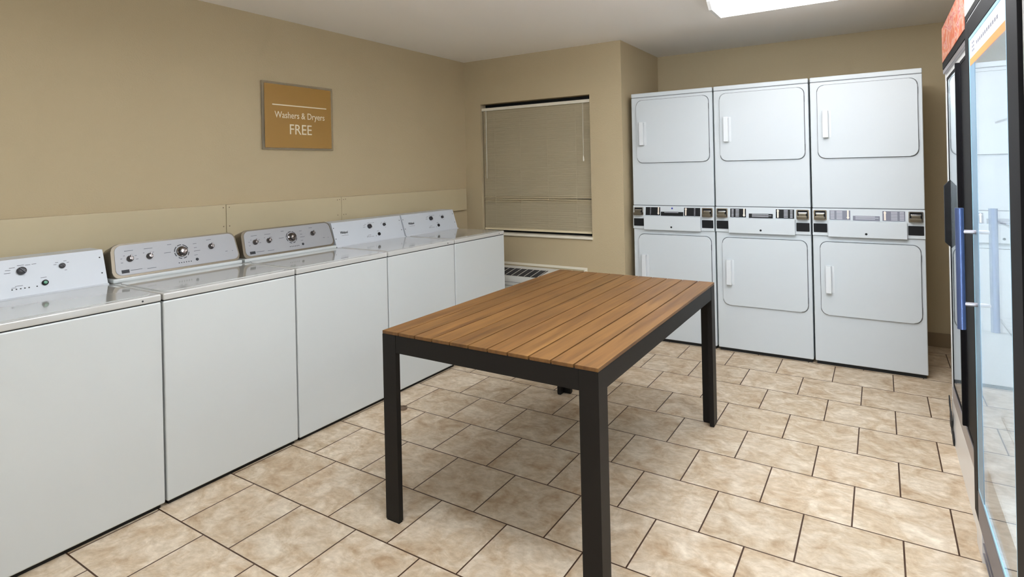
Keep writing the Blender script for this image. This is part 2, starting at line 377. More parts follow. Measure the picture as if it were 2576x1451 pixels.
# ------------------------------------------------------------------ fluorescent ceiling lamp, and hanging lamps added as fill
def ceiling_lamp(x0, x1, yc, label, hang=0.0, glow='lamp_glow'):
    cx = (x0 + x1) / 2; hl = (x1 - x0) / 2
    t = thing('ceiling_lamp', label, 'lamp', (cx, yc, ZC - hang), 0, 'ceiling lamps')
    prof = [(-0.175, 0), (0.175, 0), (0.175, -0.05), (0.122, -0.092), (-0.122, -0.092), (-0.175, -0.05)]
    F = frame((0, 0, 0), (0, 1, 0), (0, 0, 1))
    part('housing', M['lamp_body'], t, lambda bm: box(bm, -hl + 0.012, hl - 0.012, -0.16, 0.16, -0.012, 0))
    if hang:  # only the added lamps hang; their upper diffuser brightens the ceiling
        for sx in (-0.4, 0.4): part('hanger', M['lamp_body'], t, lambda bm: tube(bm, [(sx, 0, 0.02), (sx, 0, hang)], 0.006))
        part('top_diffuser', M[glow], t, lambda bm: box(bm, -hl + 0.02, hl - 0.02, -0.15, 0.15, 0.001, 0.02), 'added glowing upper diffuser')
    part('diffuser', M[glow], t, lambda bm: prism(bm, [(a * 0.98, b * 0.97) if b < 0 else (a * 0.98, -0.0125) for a, b in prof], -hl + 0.02, hl - 0.02, F), 'glowing ribbed diffuser')
    for s in (-1, 1):
        part('end_cap', M['lamp_body'], t, lambda bm: prism(bm, prof, min(s * hl, s * (hl - 0.02)), max(s * hl, s * (hl - 0.02)), F))
    return t
ceiling_lamp(-0.865, 0.36, 3.775, 'long white fluorescent ceiling lamp glowing above the stacked dryers')
ceiling_lamp(-0.96, 0.26, 2.60, 'added hanging fill lamp out of view between table and coolers', 0.10, 'fill_glow')  # this and the next two lamps are added for fill, unseen
ceiling_lamp(-1.72, -0.50, 1.45, 'added hanging fill lamp out of view before the table', 0.20, 'fill_glow')
ceiling_lamp(-0.95, 0.27, -0.55, 'added hanging fill lamp out of view behind the viewer', 0.28, 'fill_glow_near')

# ------------------------------------------------------------------ wall sign
SF = frame((XL, 2.587, 1.806), (0, 1, 0), (0, 0, 1))
sg = thing('wall_sign', 'square brown wall sign reading Washers & Dryers FREE on the left wall', 'sign', (XL, 2.587, 1.806))
SFL = frame((0, 0, 0), (0, 1, 0), (0, 0, 1))
part('backing_panel', M['clear'], sg, lambda bm: prism(bm, rrect(-0.287, 0.287, -0.225, 0.225, 0.004, 2), 0.010, 0.018, SFL, 0.0015), 'clear acrylic border')
part('colour_panel', M['bronze_sign'], sg, lambda bm: prism(bm, rrect(-0.270, 0.268, -0.212, 0.208, 0.003, 2), 0.0185, 0.0215, SFL, 0.0008), 'brown sign face')
part('rule_line', M['letter'], sg, lambda bm: box(bm, -0.214, 0.225, 0.0695, 0.0765, 0.0217, 0.0228, 0, SFL), 'cream line')
part('lettering', M['letter'], sg, lambda bm: text_bm(bm, 'Washers & Dryers', 0.062, SFL @ Matrix.Translation((0.005, 0.006, 0.0225)), width=0.405), 'thin cream lettering Washers & Dryers', smooth=False)
part('lettering', M['letter'], sg, lambda bm: text_bm(bm, 'FREE', 0.098, SFL @ Matrix.Translation((0.006, -0.090, 0.0225)), width=0.178), 'large cream lettering FREE', smooth=False)
for a in (-0.24, 0.24):
    for b in (-0.18, 0.18):
        part('standoff', M['chrome'], sg, lambda bm: lathe(bm, [(0, 0), (0.008, 0), (0.008, 0.0105), (0, 0.0105)], SFL @ Matrix.Translation((a, b, 0)), 10))

# ------------------------------------------------------------------ window blind
BY = YW + 0.034
bl = thing('window_blind', 'closed tan horizontal blind in the window above the wall air conditioner', 'blind', ((WX0 + WX1) / 2, BY, WZ0 + 0.02))
bx = (WX1 - WX0) / 2 - 0.012
z0 = WZ0 + 0.02
part('headrail', M['cream'], bl, lambda bm: box(bm, -bx - 0.006, bx + 0.006, -0.022, 0.016, 1.972 - z0, 1.999 - z0, 0.003))
def slats(bm):
    n = 58; top = 1.962 - z0; bot = 0.876 - z0
    for i in range(n):
        z = top - (top - bot) * i / (n - 1)
        ang = math.radians(79 + random.uniform(-2.5, 2.5)); droop = 0.0
        if 42 <= i <= 44: ang = math.radians(50 - 6 * (i == 43)); droop = 0.007 * (i == 43)
        t = bmesh.new(); w_ = 0.0125; prof = []
        for k in range(5):
            s = -1 + 2 * k / 4; a = s * w_; c = 0.0022 * (1 - s * s)
            prof.append((a * math.cos(ang) - c * math.sin(ang) * 1, a * math.sin(ang) + c * math.cos(ang)))
        nx = 8; g = []
        for j in range(nx + 1):
            x = -bx + 2 * bx * j / nx; sag = -droop * max(0, (j - 5) / 3.0)
            g.append([t.verts.new((x, p[0], z + p[1] + sag)) for p in prof])
        for j in range(nx):
            for k in range(4): t.faces.new((g[j][k], g[j + 1][k], g[j + 1][k + 1], g[j][k + 1]))
        bmesh.ops.solidify(t, geom=list(t.faces), thickness=0.0006)
        merge(bm, t)
part('slats', M['slat'], bl, slats, smooth=False)
part('bottom_rail', M['slat'], bl, lambda bm: box(bm, -bx, bx, -0.012, 0.012, 0.004, 0.022, 0.003))
for x in (-0.42, -0.14, 0.14, 0.42):
    part('ladder_cord', M['slat'], bl, lambda bm: tube(bm, [(x, -0.014, 1.972 - z0), (x, -0.014, 0.02)], 0.0009, 5))
part('tilt_wand', M['cord'], bl, lambda bm: tube(bm, [(-0.508, -0.024, 1.975 - z0), (-0.508, -0.026, 1.335 - z0)], 0.0035, 8))
def pullc(bm):
    tube(bm, [(0.492, -0.024, 1.975 - z0), (0.495, -0.026, 1.52 - z0)], 0.0012, 5); tube(bm, [(0.500, -0.024, 1.975 - z0), (0.497, -0.026, 1.52 - z0)], 0.0012, 5)
pc = part('pull_cord', M['cord'], bl, pullc)
part('tassel', M['cream'], pc, lambda bm: lathe(bm, [(0.002, 0.05), (0.005, 0.035), (0.009, 0.008), (0.007, 0.0), (0, 0)], Matrix.Translation((0.496, -0.026, 1.472 - z0)), 12))

# ------------------------------------------------------------------ wall air conditioner
ac = thing('wall_air_conditioner', 'off-white wall air conditioner with black top grille under the window', 'air conditioner', (-2.64, YW, 0.0))
AF = frame((0, 0, 0), (0, 1, 0), (0, 0, 1))       # profile in y,z, extruded along x
prof = [(-0.001, 0.06), (-0.24, 0.06), (-0.27, 0.10), (-0.27, 0.455), (-0.255, 0.490), (-0.05, 0.533), (-0.001, 0.533)]
part('cabinet', M['ptac'], ac, lambda bm: prism(bm, prof, -0.54, 0.50, AF))
part('wall_sleeve', M['cream'], ac, lambda bm: [box(bm, -0.56, 0.53, -0.006, 0, 0.545, 0.566, 0.002), box(bm, 0.505, 0.53, -0.03, 0, 0.05, 0.545, 0.002), box(bm, -0.56, -0.545, -0.03, 0, 0.05, 0.545, 0.002)])
sl = Vector((0, 0.205, 0.043)).normalized(); GF = frame((-0.54, -0.255, 0.490), (1, 0, 0), sl)
gr = part('air_grille', M['grille_black'], ac, lambda bm: prism(bm, [(0.03, 0.012), (0.715, 0.012), (0.735, 0.175), (0.03, 0.175)], -0.001, 0.0015, GF), 'black slotted grille')
def vanes(bm):
    for i in range(11):
        x = 0.07 + i * 0.064; prism(bm, [(x, 0.012), (x + 0.003, 0.012), (x + 0.014, 0.175), (x + 0.011, 0.175)], 0.0015, 0.004, GF)
part('vane', M['ptac'], gr, vanes)
part('front_groove', M['print'], ac, lambda bm: [box(bm, -0.53, 0.49, -0.2712, -0.27, z, z + 0.003) for z in (0.44, 0.41, 0.12)])

# ------------------------------------------------------------------ washers
n_ = math.hypot(0.052, 0.158)
VV = (-0.052 / n_, 0, 0.158 / n_)
def dash(bm, F, u, v, w_, h=0.0022):
    box(bm, u - w_ / 2, u + w_ / 2, v - h / 2, v + h / 2, 0.0002, 0.0009, 0, F)
def knob(name, F, u, v, r, h, m, parent, pointer=True):
    def fn(bm):
        G = F @ Matrix.Translation((u, v, 0.0008))
        lathe(bm, [(0, 0), (r, 0), (r * 0.98, h * 0.6), (r * 0.86, h * 0.9), (r * 0.6, h), (0, h)], G, 24)
        if pointer: box(bm, -r * 0.14, r * 0.14, -r * 0.85, r * 0.85, h * 0.8, h * 1.25, r * 0.05, G @ Matrix.Rotation(0.7, 4, 'Z'))
    return part(name, m, parent, fn)
def washer_base(k, label):
    y0, y1 = WB[k] + 0.004, WB[k + 1] - 0.004
    t = thing('washing_machine', label, 'washing machine', (XF - 0.33, (y0 + y1) / 2, 0), 0, 'row of washing machines')
    hw = (y1 - y0) / 2
    part('base', M['dark'], t, lambda bm: box(bm, -0.31, 0.31, -hw + 0.012, hw - 0.012, 0, 0.024))  # black inset block stands in for the shadow under the cabinet
    part('cabinet', M['enamel'], t, lambda bm: box(bm, -0.33, 0.33, -hw, hw, 0.02, 0.883, 0.007, seg=3))
    part('top_panel', M['enamel_top'], t, lambda bm: box(bm, -0.33, 0.3315, -hw, hw, 0.8865, 0.9165, 0.006, seg=3), 'glossy white top')
    part('seam', M['dark'], t, lambda bm: box(bm, -0.325, 0.325, -hw + 0.004, hw - 0.004, 0.8825, 0.887))
    return t, hw
def white_washer(k, label, button, logo, near_screw=0.86):
    t, hw = washer_base(k, label)
    F = frame((-0.146, -hw, 0.920), (0, 1, 0), VV)
    W = 2 * hw
    part('lid', M['enamel_top'], t, lambda bm: prism(bm, rrect(-0.135, 0.300, -hw + 0.025, hw - 0.025, 0.02), 0.9167, 0.9187, I4, 0.0008), 'glossy lid')
    part('rear_deck', M['console'], t, lambda bm: prism(bm, [(-0.33, 0.9165), (-0.135, 0.9165), (-0.141, 0.923), (-0.33, 0.923)], -hw + 0.002, hw - 0.002, frame((0, 0, 0), (1, 0, 0), (0, 0, 1)) @ Matrix.Identity(4)))
    # slanted control console, profile in x,z extruded along y
    PF = frame((0, 0, 0), (1, 0, 0), (0, 0, 1))
    con = part('control_panel', M['console'], t, lambda bm: prism(bm, [(-0.146, 0.921), (-0.198, 1.079), (-0.33, 1.079), (-0.33, 0.921)], -hw + 0.003, hw - 0.003, PF), 'white slanted control panel')
    knob('dial', F, 0.333, 0.113, 0.017, 0.016, M['knob'], con)
    knob('knob', F, 0.480, 0.113, 0.012, 0.013, M['knob'], con)
    part('start_button', M['black'], con, lambda bm: lathe(bm, [(0, 0), (0.012, 0), (0.012, 0.006), (0.010, 0.008), (0, 0.008)], F @ Matrix.Translation((0.409, 0.048, 0.0008)), 24))
    if button:
        part('button_centre', M['green'], con, lambda bm: lathe(bm, [(0, 0), (0.0075, 0), (0.0065, 0.0025), (0, 0.003)], F @ Matrix.Translation((0.409, 0.048, 0.0085)), 20), 'green button centre')
    for u in (0.291, 0.3055, 0.320, 0.3345, 0.349, 0.377):
        part('indicator_light', M['print_dark'] if button else M['print'], con, lambda bm: box(bm, u, u + 0.005, 0.035, 0.0395, 0, 0.0012, 0, F))
    def marks(bm):
        for u, v, w_ in ((0.333, 0.138, 0.026), (0.358, 0.136, 0.020), (0.380, 0.137, 0.018), (0.303, 0.131, 0.022), (0.288, 0.122, 0.020), (0.285, 0.110, 0.024),
                         (0.462, 0.131, 0.012), (0.494, 0.134, 0.013), (0.504, 0.126, 0.010), (0.455, 0.122, 0.012), (0.492, 0.092, 0.010), (0.407, 0.072, 0.024), (0.318, 0.050, 0.030), (0.300, 0.044, 0.018)):
            dash(bm, F, u, v, w_ * 0.9, 0.0019)
    part('printed_marks', M['print'], con, marks)
    for u in (0.014, W - 0.020):
        for v in (0.055, 0.130):
            part('screw', M['print_dark'], con, lambda bm: lathe(bm, [(0, 0), (0.0035, 0), (0.003, 0.0015), (0, 0.002)], F @ Matrix.Translation((u, v, 0)), 10))
    if logo:
        part('brand_lettering', M['print_dark'], con, lambda bm: [text_bm(bm, 'Whirlpool', 0.024, F @ Matrix.Translation((0.095, 0.093, 0.0008)), width=0.066, depth=0.0004, shear=0.15, extra=0.0006), dash(bm, F, 0.098, 0.072, 0.06, 0.0014)], 'dark brand lettering')
    part('front_screw', M['print_dark'], t, lambda bm: [lathe(bm, [(0, 0), (0.004, 0), (0.0035, 0.0015), (0, 0.002)], frame((0.3315, u, 0.900), (0, 1, 0), (0, 0, 1)), 10) for u in ((hw - 0.075,) if near_screw else ())])
    return t
def silver_washer(k, label):
    t, hw = washer_base(k, label)
    W = 2 * hw
    part('lid', M['enamel_top'], t, lambda bm: prism(bm, rrect(-0.125, 0.300, -hw + 0.02, hw - 0.02, 0.04), 0.9167, 0.9195, I4, 0.0012), 'glossy lid')
    part('rear_deck', M['enamel'], t, lambda bm: box(bm, -0.33, -0.128, -hw + 0.003, hw - 0.003, 0.9165, 0.937, 0.006), 'white strip under the silver panel')
    F = frame((-0.140, -hw, 0.937), (0, 1, 0), VV)
    body = rrect(0.006, W - 0.006, -0.004, 0.166, 0.034, 8, (1, 1, 1, 1))
    body = [(u + 0.0 + (0.012 * v / 0.166 if u < W / 2 else -0.010 * v / 0.166), v) for u, v in body]
    con = part('control_panel', M['silver_edge'], t, lambda bm: prism(bm, body, -0.085, 0.001, F, 0.004), 'rounded silver control panel')
    inner = [(0.022 + (u - 0.006) * (W - 0.036) / (W - 0.012) , 0.010 + (v + 0.004) * 0.148 / 0.170) for u, v in body]
    part('faceplate', M['silver'], con, lambda bm: prism(bm, inner, 0.0, 0.0032, F, 0.001), 'brushed silver faceplate')
    F2 = F @ Matrix.Translation((0, 0, 0.0032))
    for u in (0.094, 0.184, 0.504):
        def kb(bm, u=u):
            G = F2 @ Matrix.Translation((u, 0.088 + (0.01 if u > 0.4 else 0), 0))
            lathe(bm, [(0, 0), (0.0155, 0), (0.0155, 0.004), (0.0125, 0.008), (0.0115, 0.016), (0.009, 0.020), (0, 0.021)], G, 24)
            box(bm, -0.002, 0.002, -0.011, 0.0165, 0.014, 0.023, 0.001, G)
        part('knob', M['chrome_dark'], con, kb, 'small chrome knob')
    def dial(bm):
        lathe(bm, [(0, 0), (0.0275, 0), (0.027, 0.006), (0.0215, 0.009), (0.020, 0.024), (0.016, 0.029), (0, 0.031)], F2 @ Matrix.Translation((0.344, 0.090, 0)), 32)
    part('dial', M['chrome_dark'], con, dial, 'large chrome dial')
    def dring(bm):
        for a0, a1 in ((20, 75), (85, 120), (130, 175), (185, 215), (235, 262), (278, 305), (320, 350)):
            n = 8; out = []; inn = []
            for i in range(n + 1):
                a = math.radians(a0 + (a1 - a0) * i / n)
                out.append((0.344 + 0.0385 * math.cos(a), 0.090 + 0.0385 * math.sin(a))); inn.append((0.344 + 0.0345 * math.cos(a), 0.090 + 0.0345 * math.sin(a)))
            prism(bm, out + inn[::-1], 0.0002, 0.0008, F2)
    part('dial_ring', M['print_dark'], con, dring)
    def marks(bm):
        for u, v, w_ in ((0.094, 0.128, 0.042), (0.184, 0.128, 0.044), (0.272, 0.094, 0.036), (0.288, 0.135, 0.022), (0.418, 0.124, 0.020), (0.418, 0.102, 0.016), (0.424, 0.084, 0.036), (0.414, 0.062, 0.018), (0.497, 0.136, 0.028),
                         (0.056, 0.092, 0.008), (0.056, 0.072, 0.010), (0.070, 0.105, 0.007), (0.122, 0.100, 0.010), (0.126, 0.082, 0.012), (0.160, 0.108, 0.007), (0.205, 0.106, 0.007), (0.115, 0.030, 0.056), (0.185, 0.027, 0.046), (0.585, 0.060, 0.014), (0.62, 0.058, 0.006)):
            dash(bm, F2, u, v, w_ * 0.92, 0.0024)
    part('printed_marks', M['print'], con, marks)
    part('brand_badge', M['print_dark'], con, lambda bm: box(bm, 0.048, 0.082, 0.020, 0.036, 0, 0.0014, 0.0004, F2), 'small dark badge')
    for i in range(6):
        part('indicator_light', M['print_dark'], con, lambda bm: box(bm, 0.318 + i * 0.0125, 0.323 + i * 0.0125, 0.030, 0.0345, 0, 0.001, 0, F2))
    part('start_button', M['print_dark'], con, lambda bm: lathe(bm, [(0, 0), (0.008, 0), (0.007, 0.003), (0, 0.003)], F2 @ Matrix.Translation((0.416, 0.038, 0)), 18))
    return t
white_washer(0, 'white washing machine with green start button, nearest and cut by the left picture edge', True, False)
silver_washer(1, 'white washing machine with silver control panel beside the green-button one')
silver_washer(2, 'white washing machine with silver control panel, farther of the two silver-panelled ones')
white_washer(3, 'white washing machine with black knobs and dark lettering beside a silver-panelled one', False, True)
white_washer(4, 'white washing machine with black knobs at the window end of the row', False, True)

# ------------------------------------------------------------------ stacked dryers
def dryer(k, label):
    x0 = DX[k] + 0.005; W = 0.650
    t = thing('stacked_dryer', label, 'dryer', (x0 + W / 2, YD + 0.36, 0), 0, 'stacked dryers against the back wall')
    def L(fn): return fn
    ox = -W / 2; oy = -0.36
    F = frame((ox, oy, 0), (1, 0, 0), (0, 0, 1))       # u right, v up, n towards the room
    part('base', M['dark'], t, lambda bm: box(bm, ox + 0.01, -ox - 0.01, oy + 0.015, 0.33, 0, 0.03))
    part('lower_cabinet', M['dryer'], t, lambda bm: box(bm, ox, -ox, oy, 0.34, 0.024, 0.908, 0.006, seg=3))
    part('upper_cabinet', M['dryer'], t, lambda bm: box(bm, ox, -ox, oy, 0.34, 1.100, 1.980, 0.006, seg=3))
    part('top_cap', M['dryer'], t, lambda bm: box(bm, ox, -ox, oy - 0.001, 0.34, 1.9825, 2.016, 0.006, seg=3))
    part('cap_seam', M['print'], t, lambda bm: box(bm, ox + 0.004, -ox - 0.004, oy + 0.003, 0.33, 1.978, 1.984))
    part('control_bay', M['dryer'], t, lambda bm: prism(bm, [(oy - 0.012, 0.909), (oy - 0.012, 1.012), (oy - 0.004, 1.096), (0.34, 1.096), (0.34, 0.909)], -0.324, 0.324, frame((0, 0, 0), (0, 1, 0), (0, 0, 1))))
    part('bay_seam', M['print'], t, lambda bm: box(bm, ox + 0.004, -ox - 0.004, oy + 0.004, 0.33, 1.094, 1.102))
    # central coin vault box
    vb = part('coin_vault', M['dryer'], t, lambda bm: prism(bm, rrect(0.098, 0.552, 0.904, 1.014, 0.004, 2), 0.006, 0.034, F, 0.003), 'white coin vault door')
    part('keyhole', M['black'], vb, lambda bm: lathe(bm, [(0, 0), (0.0075, 0), (0.0065, 0.002), (0, 0.002)], F @ Matrix.Translation((0.323, 0.930, 0.034)), 16))
    # tilted decal strip above the vault
    sv = Vector((0, 0.010, 0.070)).normalized()
    F3 = frame((ox, oy - 0.0135, 1.0145), (1, 0, 0), sv)
    dec = [((0.108, 0.228), (0.420, 0.545)), ((0.108, 0.220), (0.424, 0.545)), ((0.107, 0.232), (0.417, 0.543))][k]
    dm = [M['black'], M['black'], M['decal_grey']][k]
    def decals(bm):
        for a, b in dec: box(bm, a, b, 0.006, 0.074, 0, 0.0016, 0, F3)
        box(bm, (0.234, 0.240, 0.247)[k], (0.414, 0.404, 0.402)[k], 0.004, 0.036, 0, 0.0016, 0, F3)
    dp = part('instruction_panels', dm, t, decals, 'dark instruction panels')
    def lines(bm):
        for a, b in dec:
            for i in range(6):
                v = 0.064 - i * 0.010
                for j, (p, q) in enumerate((((0.30, 0.38), (0.30, 0.38)), ((0.08, 0.22), (0.34, 0.56)), ((0.05, 0.24), (0.34, 0.62)))[k]):
                    if dec.index((a, b)) == 1: p, q = 1 - q, 1 - p
                    box(bm, a + (b - a) * p, a + (b - a) * q, v - 0.0022, v + 0.0022, 0.0016, 0.0021, 0, F3)
        for i in range(3 if k else 1): box(bm, 0.262, 0.375 + 0.02 * (i % 2), 0.029 - i * 0.008, 0.032 - i * 0.008, 0.0016, 0.0021, 0, F3)
    part('panel_print', M['decal_light'], dp, lines, 'light print')
    def arrow(bm):
        for a, b, s in ((dec[0][0], dec[0][1], 1), (dec[1][0], dec[1][1], -1)):
            c = b - 0.014 if s == 1 else a + 0.014
            pts = [(c - 0.005, 0.072), (c + 0.005, 0.072), (c + 0.005, 0.026), (c + 0.009, 0.024), (c, 0.010), (c - 0.009, 0.024), (c - 0.005, 0.026)]
            if s == -1: pts = [(p, 0.082 - q) for p, q in pts]
            prism(bm, pts, 0.0016, 0.0024, F3)
    part('arrow_mark', M['arrow'], dp, arrow)
    # coin slides and return cups
    for i, (a, b) in enumerate(((0.010, 0.090), (0.560, 0.640))):
        part('coin_slot_plate', M['chrome'], t, lambda bm: ring(bm, rrect(a, b, 1.016, 1.086, 0.006, 3), rrect(a + 0.006, b - 0.006, 1.022, 1.080, 0.004, 3), 0.004, 0.018, F), 'chrome coin slot surround')
        part('coin_slide', M['black'], t, lambda bm: prism(bm, rrect(a + 0.004, b - 0.004, 1.020, 1.082, 0.004, 3), 0.0, 0.013, F))
        def push(bm, a=a, b=b):
            box(bm, a + 0.016, b - 0.016, 1.040, 1.060, 0.012, 0.045, 0.002, F); 
            prism(bm, rrect(a + 0.006, b - 0.010, 1.020, 1.043, 0.004, 3), 0.012, 0.050, F, 0.003)
        part('coin_pusher', M['bronze'], t, push, 'bronze coloured coin pusher')
        part('coin_guard', M['chrome'], t, lambda bm: box(bm, a + 0.012, b - 0.012, 1.056, 1.067, 0.012, 0.024, 0.002, F))
        part('return_cup', M['black'], t, lambda bm: [prism(bm, rrect(a - 0.002, b + 0.002, 0.931, 0.992, 0.003, 2), 0.008, 0.0145, F)], 'black square opening')
    # doors
    for (v0, v1) in ((0.357, 0.864), (1.447, 1.955)):
        part('door_gasket', M['gasket_grey'], t, lambda bm: prism(bm, rrect(0.0425, 0.6255, v0 - 0.0035, v1 + 0.0035, 0.046, 8), -0.001, 0.0012, F))
        d = part('door', M['dryer'], t, lambda bm: prism(bm, rrect(0.046, 0.622, v0, v1, 0.044, 8), 0.001, 0.014, F, 0.005, 3), 'white door with rounded corners')
        hv = v0 + 0.155 if v0 < 1 else v0 + 0.142
        def hd(bm, hv=hv):
            prism(bm, rrect(0.078, 0.112, hv, hv + 0.188, 0.006, 3), 0.040, 0.048, F, 0.003)
            box(bm, 0.078, 0.112, hv, hv + 0.012, 0.013, 0.046, 0.002, F); box(bm, 0.078, 0.112, hv + 0.176, hv + 0.188, 0.013, 0.046, 0.002, F)
            prism(bm, rrect(0.078, 0.128, hv, hv + 0.188, 0.006, 3), 0.0125, 0.0155, F)
        part('handle', M['handle_white'], d, hd)
        part('hinge', M['print'], t, lambda bm: [box(bm, 0.6215, 0.6265, zz, zz + 0.045, 0.001, 0.010, 0.001, F) for zz in (v0 + 0.06, v1 - 0.105)])
    return t
M['decal_grey'] = mat('decal_grey', (112, 112, 124), 0.5)
M['decal_light'] = mat('decal_print', (196, 196, 202), 0.5)
M['arrow'] = mat('decal_arrow', (236, 222, 206), 0.5)
M['gasket_grey'] = mat('door_gap_grey', (66, 68, 72), 0.6)
M['handle_white'] = mat('handle_white', (215, 218, 220), 0.35)
d1 = dryer(0, 'white stacked dryer nearest the window wall, half hidden behind the table')
part('blue_logo', M['blue_dot'] if 'blue_dot' in M else mat('blue_dot', (60, 64, 160), 0.5), d1, lambda bm: lathe(bm, [(0, 0), (0.007, 0), (0.007, 0.0015), (0, 0.0015)], frame((0.0, -0.368, 1.078), (1, 0, 0), (0, 0, 1)), 16), 'small blue dot')
dryer(1, 'white stacked dryer in the middle of the three')
dryer(2, 'white stacked dryer with grey instruction panels, beside the coolers')

# ------------------------------------------------------------------ slatted table
tx, ty, tw, tl, th = -1.2543, 2.4972, 0.954, 1.5686, 0.773
tb = thing('slatted_table', 'rectangular table with brown wood-look slatted top on black metal legs', 'table', (tx, ty, 0), 0.0028)
def boards(bm):
    n = 11; p = tw / n
    for i in range(n):
        a = -tw / 2 + i * p; box(bm, a + 0.0026 * (i > 0), a + p - 0.0026 * (i < n - 1), -tl / 2, tl / 2, th - 0.013, th, 0.0015)
part('tabletop', M['wood'], tb, boards, 'brown slatted top')
lw = 0.070
for sx in (-1, 1):
    for sy in (-1, 1):
        # L-shaped section with its corner on the outside of the table
        def ell(e, k=0.0):
            X, Y = sx * (tw / 2 - e), sy * (tl / 2 - e); a, b = sx * (tw / 2 - lw + e), sy * (tl / 2 - lw + e); t_ = 0.024 - e
            pts = [(X, Y), (a, Y), (a, sy * (tl / 2 - t_)), (sx * (tw / 2 - t_), sy * (tl / 2 - t_)), (sx * (tw / 2 - t_), b), (X, b)]
            return pts
        lg = part('leg', M['frame'], tb, lambda bm: prism(bm, ell(0.0), 0.006, th - 0.0135, I4, 0.0008))
        part('foot', M['black'], lg, lambda bm: prism(bm, ell(0.002), 0, 0.0065))
for s in (-1, 1):
    part('apron', M['frame'], tb, lambda bm: box(bm, -tw / 2 + lw + 0.0008, tw / 2 - lw - 0.0008, s * tl / 2 - (0.024 if s > 0 else -0.001), s * tl / 2 + (0.024 if s < 0 else -0.001), 0.689, th - 0.0135, 0.0012))
    part('apron', M['frame'], tb, lambda bm: box(bm, s * tw / 2 - (0.024 if s > 0 else -0.001), s * tw / 2 + (0.024 if s < 0 else -0.001), -tl / 2 + lw + 0.0008, tl / 2 - lw - 0.0008, 0.689, th - 0.0135, 0.0012))
part('cross_rail', M['frame'], tb, lambda bm: [box(bm, -tw / 2 + 0.025, tw / 2 - 0.025, y - 0.02, y + 0.02, 0.735, th - 0.0135) for y in (-0.3, 0.3)])

# ------------------------------------------------------------------ small cap on the floor
cp = thing('bottle_cap', 'small round brown cap on the floor behind the table front left leg', 'cap', (-2.433, 2.563, 0))
part('rim', M['cap'], cp, lambda bm: ring(bm, rrect(-0.026, 0.026, -0.026, 0.026, 0.0259, 6), rrect(-0.019, 0.019, -0.019, 0.019, 0.0189, 6), 0, 0.012))
part('disc', M['cap'], cp, lambda bm: lathe(bm, [(0, 0), (0.0195, 0), (0.0195, 0.006), (0, 0.007)], I4, 20))

# ------------------------------------------------------------------ glass door coolers (fronts face -x)
def hollow(bm, x0, x1, y0, y1, z0, z1, t=0.04, zb=0.2):
    box(bm, x0, x1, y0, y0 + t, z0, z1, 0.003); box(bm, x0, x1, y1 - t, y1, z0, z1, 0.003)
    box(bm, x1 - t, x1, y0 + t, y1 - t, z0, z1); box(bm, x0, x1 - t, y0 + t, y1 - t, z1 - t, z1); box(bm, x0 + 0.03, x1 - t, y0 + t, y1 - t, z0, zb)
def shelves(bm, x0, x1, y0, y1, zs):
    for z in zs:
        n = 16
        for i in range(n + 1):
            y = y0 + (y1 - y0) * i / n; box(bm, x0, x1, y - 0.002, y + 0.002, z, z + 0.004)
        for x in (x0, (x0 + x1) / 2, x1 - 0.006): box(bm, x, x + 0.006, y0, y1, z - 0.006, z)
# cooler A, the far one
AX, AY0, AY1 = 0.300, 2.760, 3.800
ca = thing('glass_door_cooler', 'white cooler with red graphic header beside the dryers, the farther of two coolers', 'refrigerator', (AX + 0.375, (AY0 + AY1) / 2, 0), 0, 'glass door coolers')
ox, oy = -0.375, -(AY0 + AY1) / 2
hy = (AY1 - AY0) / 2
FA = frame((ox, -oy * 0 , 0), (0, -1, 0), (0, 0, 1))       # u = -y (local), v = z, n = -x
def ua(y): return -(y + oy)                                  # world y to panel u
part('cabinet', M['fr_white'], ca, lambda bm: hollow(bm, ox, 0.375, -hy, hy, 0.015, 1.875, 0.05, 0.24))
part('top_box', M['fr_white'], ca, lambda bm: box(bm, ox + 0.02, 0.375, -hy, hy, 1.876, 2.09, 0.004))
hs = part('header_sign', M['fr_black'], ca, lambda bm: box(bm, ox - 0.014, ox + 0.018, -hy + 0.02, hy - 0.05, 1.885, 2.105, 0.003), 'black framed header sign')
part('header_graphic', M['graphic'], hs, lambda bm: box(bm, ox - 0.0165, ox - 0.0135, -hy + 0.055, hy - 0.075, 1.918, 2.092), 'red and pink graphic')
part('header_rail', M['fr_alu'], ca, lambda bm: box(bm, ox - 0.012, ox + 0.01, -hy + 0.01, hy - 0.045, 1.862, 1.883, 0.003), 'grey metal rail')
part('interior_fill_tube', M['cooler_fill'], ca, lambda bm: box(bm, ox + 0.06, ox + 0.09, -hy + 0.06, hy - 0.06, 1.79, 1.82), 'added white interior light tube')  # tube added to brighten the interior behind the glass
part('shelves', M['shelf'], ca, lambda bm: shelves(bm, ox + 0.06, 0.30, -hy + 0.055, hy - 0.055, (0.62, 0.95, 1.28, 1.58)))
def door_ring(bm, u0, u1, v0, v1, w_, h0, h1, F):
    box(bm, u0, u0 + w_, v0, v1, h0, h1, 0.001, F); box(bm, u1 - w_, u1, v0, v1, h0, h1, 0.001, F)
    box(bm, u0 + w_, u1 - w_, v0, v0 + w_, h0, h1, 0.001, F); box(bm, u0 + w_, u1 - w_, v1 - w_, v1, h0, h1, 0.001, F)
